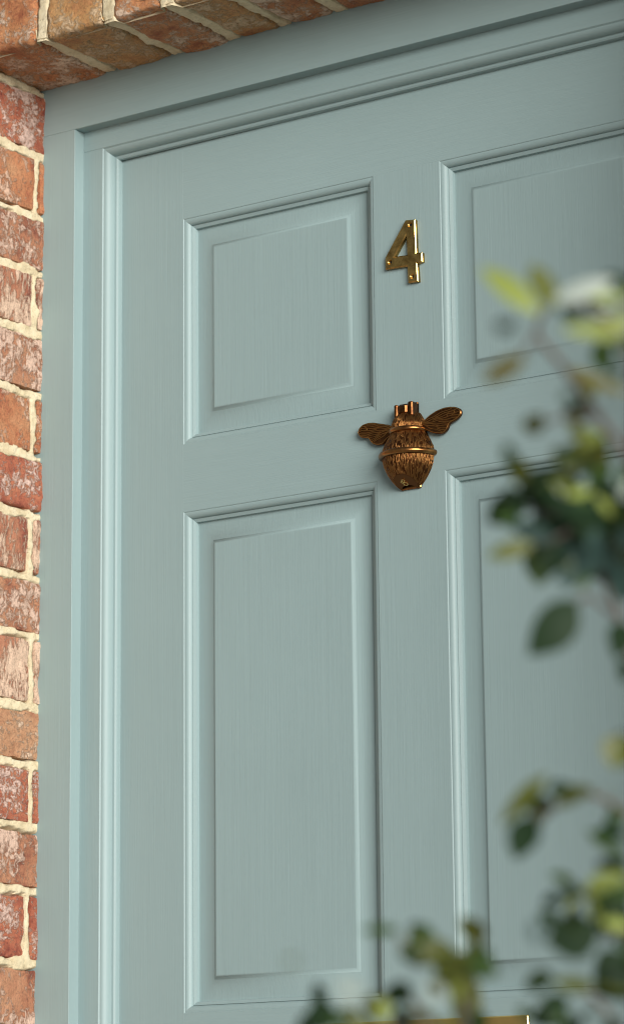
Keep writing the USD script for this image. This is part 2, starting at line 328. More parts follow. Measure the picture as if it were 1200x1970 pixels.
m1 = relief(Y, Z, d_rev, MW, lambda a, b, h: np.stack([FX+h, a, b], -1), 1)
sx = np.array(SX[1:-1])
def d_sof(X, Yy):
    return np.abs(X[..., None]+((meshkit.noise(np.stack([X*9, Yy*9, X*0], -1), 8)-0.5)*0.006)[..., None]-sx).min(-1)
X, Yy = np.meshgrid(np.arange(-0.503, 0.50, 0.0024), np.arange(FRONT, -0.005, 0.0024), indexing='ij')
m2 = relief(X, Yy, d_sof, MS, lambda a, b, h: np.stack([a, b, FZ-h], -1), 2); m2.invert()
X2, Z2 = np.meshgrid(np.arange(-0.503, 0.50, 0.0024), np.arange(FZ-0.002, FZ+0.22, 0.0024), indexing='ij')
m3 = relief(X2, Z2, lambda a, b: d_sof(a, b*0+FRONT), MS, lambda a, b, h: np.stack([a, FRONT-h, b], -1), 3)
obj('mortar', cat([m1, m2, m3]), mortar_m, wall, smooth=50, label='thick uneven cream lime mortar in the joints')
# rest of the wall, outside the picture: plain coursed bricks on a mortar core
field, core = [], []
def lay(x0, x1, z0, z1, top=None):
    k = 0; z = z0
    while z < z1-0.03:
        x = x0-(0.1125 if k % 2 else 0)
        while x < x1:
            a, b = max(x, x0)+0.005, min(x+0.215, x1)
            if b-a > 0.02: field.append(box(a, b, FRONT+rng.uniform(-0.001, 0.001), FRONT+0.09, z+0.005, min(z+0.07, z1)))
            x += 0.225
        z += 0.075; k += 1
lay(-1.75, FX-0.216, 0.0, FZ); lay(0.4955, 1.75, 0.0, FZ); lay(-1.75, -0.508, FZ+0.005, FZ+0.22); lay(0.508, 1.75, FZ+0.005, FZ+0.22); lay(-1.75, 1.75, FZ+0.225, 2.95)
lay(FX-0.216, FX, 0.0, JZ[-1]-0.004)
for z in np.arange(0.0, FZ-0.03, 0.075): field.append(box(0.4955, 0.60, FRONT+0.093, 0.02, z+0.005, z+0.07))
core = [box(-1.75, FX-0.013, FRONT+0.006, 0.20, 0.0, FZ-0.003), box(0.502, 1.75, FRONT+0.006, 0.20, 0.0, FZ-0.003), box(-1.75, 1.75, FRONT+0.016, 0.20, FZ+0.016, 2.95), box(-1.75, -0.51, FRONT+0.006, FRONT+0.017, FZ+0.016, 2.95), box(-0.51, 1.75, FRONT+0.006, FRONT+0.017, FZ+0.222, 2.95), box(0.51, 1.75, FRONT+0.006, FRONT+0.017, FZ+0.016, FZ+0.222)]
obj('outer_brickwork', cat(field), BR['orange'], wall, smooth=False, kind='stuff')
obj('mortar_core', cat(core), mortar_m, wall, smooth=False)

# ---------------------------------------------------------------- door frame
frame = thing('door_frame', (0, 0, ZO), label='grey-green painted timber door frame with stepped face and moulded edge', category='door frame', kind='thing')
ZB = -0.955                                                     # underside of the door, above the threshold
XO, XI, XM, XE = 0.4955, 0.4478, 0.4188, 0.4048                 # outer edge, step, moulding, inner edge
ZT, ZI, ZM, ZE = 1.1215, 1.0610, 1.0360, 1.0218
def vjamb(s):
    a = rbox(min(s*0.520, s*XI), max(s*0.520, s*XI), -0.038, 0.06, ZB-0.02, ZI, 0.0004)
    b = rbox(min(s*XM, s*(XI+0.0003)), max(s*XM, s*(XI+0.003)), -0.0205, 0.055, ZB-0.02, ZM, 0.0004)
    return a, b
for s in (-1, 1):
    a, b = vjamb(s)
    obj('jamb', a, paint_v, frame, smooth=False); obj('jamb_lining', b, paint_v, frame, smooth=False)
obj('head', rbox(-0.53, 0.53, -0.0382, 0.06, ZI, ZT+0.02, 0.0005), paint_h, frame, smooth=False)
obj('head_lining', rbox(-XI, XI, -0.0207, 0.055, ZM, ZI+0.004, 0.0005), paint_h, frame, smooth=False)
# moulding profile: u inwards from the lining's edge, y depth
def arc(cx, cy, rx, ry, a0, a1, n): return [(cx+rx*math.cos(t), cy+ry*math.sin(t)) for t in np.linspace(math.radians(a0), math.radians(a1), n)]
prof_f = [(0.0, -0.0205), (0.0012, -0.0190)] + arc(0.0014, -0.0075, 0.0080, 0.0118, -90, -8, 8) + [(0.0094, -0.0068), (0.0094, -0.0084), (0.0118, -0.0080), (0.0135, -0.0066), (0.0143, -0.0042), (0.0143, 0.0080), (0.0, 0.0080)]
def side_sweep(profile, x0, x1, z0, z1, which, gap_left=False):
    """mitred length of moulding on one side of the opening x0..x1, z0..z1"""
    P = np.array(profile); u, y = P[:, 0], P[:, 1]
    tl = np.stack([x0+u, y, z1-u], 1); tr = np.stack([x1-u, y, z1-u], 1); bl = np.stack([x0+u, y, z0+u], 1); br = np.stack([x1-u, y, z0+u], 1)
    if gap_left: tl = tl.copy(); tl[:, 1] = np.minimum(tl[:, 1], -0.0040)
    a, b = {'l': (bl, tl), 't': (tl, tr), 'r': (tr, br), 'b': (br, bl)}[which]
    return strip(profile, a, b)
ZBB = ZB-0.03
obj('edge_moulding', side_sweep(prof_f, -XM, XM, ZBB, ZM, 'l'), paint_s, frame)
obj('edge_moulding', side_sweep(prof_f, -XM, XM, ZBB, ZM, 't', True), paint_s, frame)
obj('edge_moulding', side_sweep(prof_f, -XM, XM, ZBB, ZM, 'r'), paint_s, frame)
obj('threshold', rbox(-0.50, 0.50, -0.06, 0.06, ZB-0.022, ZB-0.004, 0.002), paint_h, frame, smooth=False)

# ---------------------------------------------------------------- door
door = thing('front_door', (0, 0, ZO), label='grey-green panelled front door carrying a brass number and a bee knocker', category='door', kind='thing')
A, B_ = 0.3134, 0.0440
rows = [(0.9319, 0.6558), (0.5759, 0.0), (-0.185, -0.745)]
TH = 0.044; ch = 0.00006
XD = 0.4105; ZD = 1.0275
gap = 0.0
def member(name, x0, x1, z0, z1, m, y=0.0):
    return obj(name, rbox(x0+gap, x1-gap, y, TH, z0+gap, z1-gap, ch), m, door, smooth=False)
member('stile', -XD, -A, ZB, ZD, paint_v); member('stile', A, XD, ZB, ZD, paint_v)
zr = [ZD]+[z for r in rows for z in r]+[ZB]
for i in range(4): member('rail', -A, A, zr[2*i+1], zr[2*i], paint_h, 0.0)
for t, b in rows: member('muntin', -B_, B_, b, t, paint_v, 0.0)
prof_p = [(0.0, 0.0), (0.0006, 0.0001), (0.0013, 0.0009), (0.0024, 0.0008)] + arc(0.0024, 0.0072, 0.0064, 0.0064, -90, -8, 7) + [(0.0090, 0.0076), (0.0092, 0.0060), (0.0128, 0.0080), (0.0132, 0.0116), (0.0132, 0.0170), (0.0, 0.0170)]
def panel_mesh(x0, x1, z0, z1):
    rects = [(0.006, 0.0300), (0.006, 0.0118), (0.0130, 0.0123), (0.0180, 0.0122), (0.0240, 0.0117), (0.0290, 0.0110), (0.0330, 0.0101), (0.0360, 0.0092), (0.0366, 0.0090), (0.0398, 0.0067), (0.0405, 0.00635), (0.0412, 0.0062), (0.0420, 0.0062)]
    v, f = [], []
    for u, y in rects:
        v += [(x0+u, y, z0+u), (x1-u, y, z0+u), (x1-u, y, z1-u), (x0+u, y, z1-u)]
    for k in range(len(rects)-1):
        for i in range(4):
            j = (i+1) % 4; a, b, c, d = 4*k+i, 4*k+j, 4*k+4+j, 4*k+4+i
            f += [[a, b, c], [a, c, d]]
    e = 4*(len(rects)-1); f += [[e, e+1, e+2], [e, e+2, e+3], [0, 2, 1], [0, 3, 2]]
    m = trimesh.Trimesh(np.array(v), f, process=False); trimesh.repair.fix_normals(m); return m
for t, b in rows:
    for x0, x1 in ((-A, -B_), (B_, A)):
        p = obj('panel', panel_mesh(x0, x1, b, t), paint_v, door, smooth=16)
        for w in 'ltrb': obj('moulding', side_sweep(prof_p, x0, x1, b, t, w), paint_s, p)

# house number 4: cast brass figure with bevelled edges and three countersunk screw holes
out4 = [(0.0012, 0.8692), (0.0145, 0.8675), (0.0155, 0.8283), (0.0230, 0.8272), (0.0232, 0.8163), (0.0160, 0.8155), (0.0172, 0.7945), (0.0034, 0.7952), (0.0024, 0.8148), (-0.0264, 0.8160), (-0.0264, 0.8304)]
in4 = [(0.0020, 0.8507), (0.0027, 0.8281), (-0.0137, 0.8289)]
fig = Polygon(out4, [in4])
scr = [(0.0076, 0.8625), (-0.0199, 0.8238), (0.0094, 0.8020)]
def cs(p): return manifold3d.CrossSection([np.array(r)[:-1] if i == 0 else np.array(r)[:-1] for i, r in enumerate([p.exterior.coords]+[q.coords for q in p.interiors])], manifold3d.FillRule.EvenOdd)
def slab(p, h0, h1): return manifold3d.Manifold.extrude(cs(p), h1-h0).translate((0, 0, h0))
def bevel_stack(p, total, bev, n=3):
    parts = slab(p, 0, total-bev)
    for k in range(n):
        q = p.buffer(-bev*(k+0.5)/n*1.0, join_style=2)
        parts = parts + slab(q, 0, total-bev+bev*(k+1)/n)
    return parts
from shapely.geometry import Point
def bevel_solid(p, total, bev):
    """true bevel: hulls of small pieces of the outline are avoided by lofting ring to inset ring"""
    def rings(q): return [np.array(r.coords)[:-1] for r in [shapely.geometry.polygon.orient(q).exterior]+list(shapely.geometry.polygon.orient(q).interiors)]
    def inset(R, d):
        n = len(R); o = []
        for i in range(n):
            a, b, c = R[i-1], R[i], R[(i+1) % n]
            e1 = (b-a)/np.linalg.norm(b-a); e2 = (c-b)/np.linalg.norm(c-b)
            n1, n2 = np.array([-e1[1], e1[0]]), np.array([-e2[1], e2[0]])
            m = n1+n2; m /= max(1e-6, m @ n1); o.append(b+m*d)
        return np.array(o)
    V, F = [], []; tops = []
    base = 0
    for R in rings(p):
        n = len(R); I = inset(R, bev)
        for arr, h in ((R, 0), (R, total-bev), (I, total)): V.append(np.column_stack([arr, np.full(n, h)]))
        for lvl in range(2):
            for i in range(n):
                j = (i+1) % n; a, b, c, d = base+lvl*n+i, base+lvl*n+j, base+(lvl+1)*n+j, base+(lvl+1)*n+i
                F += [[a, b, c], [a, c, d]]
        tops.append(I); base += 3*n
    top = Polygon(tops[0], tops[1:])
    tv, tf = trimesh.creation.triangulate_polygon(top, engine='earcut'); bv, bf = trimesh.creation.triangulate_polygon(p, engine='earcut')
    V.append(np.column_stack([tv, np.full(len(tv), total)])); F += (np.array(tf)+base).tolist(); base += len(tv)
    V.append(np.column_stack([bv, np.zeros(len(bv))])); F += (np.array(bf)[:, ::-1]+base).tolist()
    m = trimesh.Trimesh(np.vstack(V), F, process=False); m.merge_vertices(digits_vertex=7); trimesh.repair.fix_normals(m); return m
def to_door(m, y=0.0):
    """xy-plane part (z = out of the door) onto the door's face"""
    m = m.copy(); v = m.vertices; m.vertices = np.stack([v[:, 0], y-v[:, 2], v[:, 1]], 1)
    return m
def man(m): return manifold3d.Manifold(manifold3d.Mesh(np.asarray(m.vertices, np.float32), np.asarray(m.faces, np.uint32)))
def tri(M): q = M.to_mesh(); return trimesh.Trimesh(q.vert_properties[:, :3], q.tri_verts, process=False)
num = bevel_solid(fig, 0.0052, 0.0013)
M4 = man(num)
for x, z in scr:
    M4 = M4 - manifold3d.Manifold.cylinder(0.0026, 0.0010, 0.0030, 24).translate((x, z, 0.0027))
four = obj('house_number', to_door(tri(M4), -0.0002), brass, door, smooth=25, label='brass figure 4 with three screw holes')
for x, z in scr:
    c = trimesh.creation.cylinder(0.0011, 0.0012, sections=16); c.apply_translation((x, z, 0.0029))
    obj('screw', to_door(c), dark, four, smooth=False)

# bee knocker
bee_prof = [(0.5590, 0.0100), (0.5615, 0.0132), (0.5650, 0.0168), (0.5710, 0.0217), (0.5780, 0.0259), (0.5860, 0.0293), (0.5930, 0.0306), (0.5985, 0.0312), (0.6040, 0.0303), (0.6100, 0.0278), (0.6160, 0.0248), (0.6215, 0.0218), (0.6260, 0.0204), (0.6310, 0.0204), (0.6360, 0.0190), (0.6410, 0.0162), (0.6450, 0.0128), (0.6470, 0.0060)]
bp = np.array(bee_prof); zz = np.linspace(bp[0, 0], bp[-1, 0], 330)
from scipy.interpolate import PchipInterpolator
rad = PchipInterpolator(bp[:, 0], bp[:, 1])(zz)
na = 420; th = np.linspace(math.pi, 2*math.pi, na)               # half round, towards the viewer (-y)
ZZ, TT = np.meshgrid(zz, th, indexing='ij'); RR = np.repeat(rad[:, None], na, 1)
# chased fur: short flowing strokes, ridge height in 0..1
arcl = TT*0.026
frac_t = (TT-math.pi)/math.pi
wav = (meshkit.fbm(np.stack([ZZ*150, frac_t*9, ZZ*0], -1), 3, 4)-0.5)*1.5
ph = frac_t*62+wav
brk = meshkit.noise(np.stack([np.floor(ph)*7.3, ZZ*300+np.floor(ph)*3.7, ZZ*0], -1), 22)
ridge = np.clip((0.5-0.5*np.cos(2*math.pi*ph))*(0.25+1.15*np.clip((brk-0.22)/0.4, 0, 1)), 0, 1)
disp = 0.00045*ridge
Px = (RR+disp)*np.cos(TT); Py = (RR+disp)*np.sin(TT)*1.0; Pv = np.stack([Px, Py-0.0005, ZZ], -1)
# the tail is cut off by a slanting flat facet
fa, fb = np.array([0, -0.0200, 0.5705]), np.array([0, -0.0040, 0.5605])
fn = np.array([0, -(fa[2]-fb[2]), (fa[1]-fb[1])]); fn = fn/np.linalg.norm(fn); fn = fn if fn[2] < 0 else -fn
dd = (Pv-fa) @ fn; cut = dd > 0
Pv = Pv-np.where(cut, dd, 0)[..., None]*fn
ridge = np.where(cut, 0.42, ridge)
nz = len(zz); idx = np.arange(nz*na).reshape(nz, na)
i = idx[:-1, :-1].ravel(); ff = np.vstack([np.stack([i, i+1, i+na+1], 1), np.stack([i, i+na+1, i+na], 1)])
bm = trimesh.Trimesh(Pv.reshape(-1, 3), ff, process=False)
knock = obj('door_knocker', bm, fur, door, smooth=True, label='bronze door knocker in the shape of a bee')
UsdGeom.PrimvarsAPI(UsdGeom.Mesh(knock)).CreatePrimvar('ridge', Sdf.ValueTypeNames.FloatArray, 'vertex').Set([float(x) for x in ridge.ravel()])
def band(z, R, rt, sag=0.0):
    t = np.linspace(math.pi-0.06, 2*math.pi+0.06, 49)
    P = np.stack([R*np.cos(t), R*np.sin(t)-0.001, np.full_like(t, z)+sag*np.sin(t)], 1)
    rr = np.full(len(t), rt); rr[0] = rr[-1] = rt*0.6
    return tube(P, rr, 14)
obj('ring', band(0.6245, 0.0212, 0.0029), bronze, knock, smooth=50); obj('ring', band(0.5970, 0.0320, 0.0034), bronze, knock, smooth=50)
# wings
wl = [(-0.0170, 0.6300), (-0.0227, 0.6350), (-0.0329, 0.6382), (-0.0467, 0.6415), (-0.0571, 0.6412), (-0.0633, 0.6375), (-0.0651, 0.6318), (-0.0617, 0.6268), (-0.0560, 0.6250), (-0.0513, 0.6240), (-0.0490, 0.6205), (-0.0450, 0.6165), (-0.0385, 0.6143), (-0.0316, 0.6150), (-0.0255, 0.6200), (-0.0180, 0.6235)]
wr = [(0.0150, 0.6300), (0.0200, 0.6325), (0.0286, 0.6380), (0.0388, 0.6424), (0.0506, 0.6443), (0.0623, 0.6430), (0.0692, 0.6393), (0.0701, 0.6337), (0.0654, 0.6290), (0.0580, 0.6262), (0.0545, 0.6240), (0.0517, 0.6185), (0.0449, 0.6152), (0.0332, 0.6178), (0.0240, 0.6225), (0.0160, 0.6245)]
for side, W_ in ((-1, wl), (1, wr)):
    pts = smooth_path(W_+[W_[0]], 5)[:-1, :] if False else np.array([p for p in smooth_path([(*w, 0) for w in W_+[W_[0]]], 4)[:-1]])[:, :2]
    poly = Polygon(pts).buffer(0)
    if poly.geom_type != 'Polygon': poly = max(poly.geoms, key=lambda g: g.area)
    poly = poly.simplify(0.00015)
    wg = bevel_solid(poly, 0.0036, 0.0009)
    wing = obj('wing', to_door(wg, -0.0035), wing_m, knock, smooth=35)
    # raised veins: fan from the root, plus the rim and a loop near the tip
    vs = []
    root = np.array([side*0.019, 0.6290]); rw = random.Random(5+side)
    hp = poly.buffer(-0.0013)
    def vein(P, r):
        P = np.array([p for p in P if hp.contains(Point(p))])
        if len(P) > 3: vs.append(tube(np.column_stack([P[:, 0], np.full(len(P), -0.0073), P[:, 1]]), np.linspace(r, r*0.7, len(P)), 6))
    for k in range(11):
        ang = math.radians(-36+62*k/10); Pp = []
        for q_ in np.linspace(0.001, 0.053, 44):
            a = ang*(1-0.30*q_/0.053)
            wv = 0.00055*math.sin(q_*330+k*1.1)
            Pp.append((root[0]+side*(q_*math.cos(a)-wv*math.sin(a)), root[1]+0.0012+(q_*math.sin(a)+wv*math.cos(a))*0.82))
        if k % 2: Pp = Pp[rw.randint(12, 18):]
        vein(Pp, 0.00058)
    c = np.array([side*0.0575, 0.6362]); vein([(c[0]+0.0050*math.cos(t), c[1]+0.0024*math.sin(t)+side*0.25*0.005*math.cos(t)) for t in np.linspace(0, 6.6, 24)], 0.00042)
    rim = np.array(poly.buffer(-0.0011).exterior.coords)
    vs.append(tube(np.column_stack([rim[:-1, 0], np.full(len(rim)-1, -0.0071), rim[:-1, 1]]), 0.00045, 6, True))
    obj('vein', cat(vs), vein_m, knock, smooth=50, kind='stuff')
# hinge at the head
obj('hinge', cat([rbox(-0.0118, -0.0070, -0.0150, 0.0, 0.6395, 0.6545, 0.0012), rbox(0.0062, 0.0126, -0.0150, 0.0, 0.6395, 0.6560, 0.0012), rbox(-0.0118, 0.0126, -0.0040, 0.0, 0.6400, 0.6572, 0.0010)]), wing_m, knock, smooth=20)
obj('hinge_knuckle', rbox(-0.0064, 0.0056, -0.0160, -0.0045, 0.6425, 0.6540, 0.0022), wing_m, knock, smooth=20)
obj('striking_plate', rbox(-0.0120, 0.0145, -0.0035, 0.0, 0.5595, 0.5720, 0.0010), bronze, knock, smooth=20)
# small gilt maker's mark on the facet: a looping B
mk = [(-0.0016, 0.0000), (-0.0024, 0.0008), (-0.0018, 0.0018), (-0.0008, 0.0014), (-0.0010, -0.0026), (-0.0008, 0.0026), (0.0002, 0.0034), (0.0012, 0.0026), (0.0006, 0.0010), (-0.0004, 0.0004), (0.0012, 0.0002), (0.0020, -0.0012), (0.0012, -0.0026), (-0.0002, -0.0026), (-0.0010, -0.0016)]
e2 = (fa-fb)/np.linalg.norm(fa-fb); cen = fb+0.50*(fa-fb)+fn*0.0004+np.array([-0.0010, 0, 0])
obj('emblem', tube([cen+np.array([x*1.6, 0, 0])+e2*z*1.5 for x, z in smooth_path([(a, b, 0) for a, b in mk], 4)[:, :2]], 0.00050, 6), brass_bright, knock, smooth=50)

# letter plate on the lock rail
lp = obj('letter_plate', rbox(-0.1345, 0.1345, -0.0042, -0.0002, -0.0960, -0.0180, 0.0012), brass_bright, door, smooth=20, label='polished brass letter plate')
obj('flap', rbox(-0.108, 0.108, -0.0072, -0.0044, -0.0800, -0.0330, 0.0012), brass_bright, lp, smooth=20)
for x in (-0.122, 0.122):
    c = trimesh.creation.icosphere(2, 0.004); c.apply_scale((1, 0.45, 1)); c.apply_translation((x, -0.0042, -0.057)); obj('bolt', c, brass, lp, smooth=True)

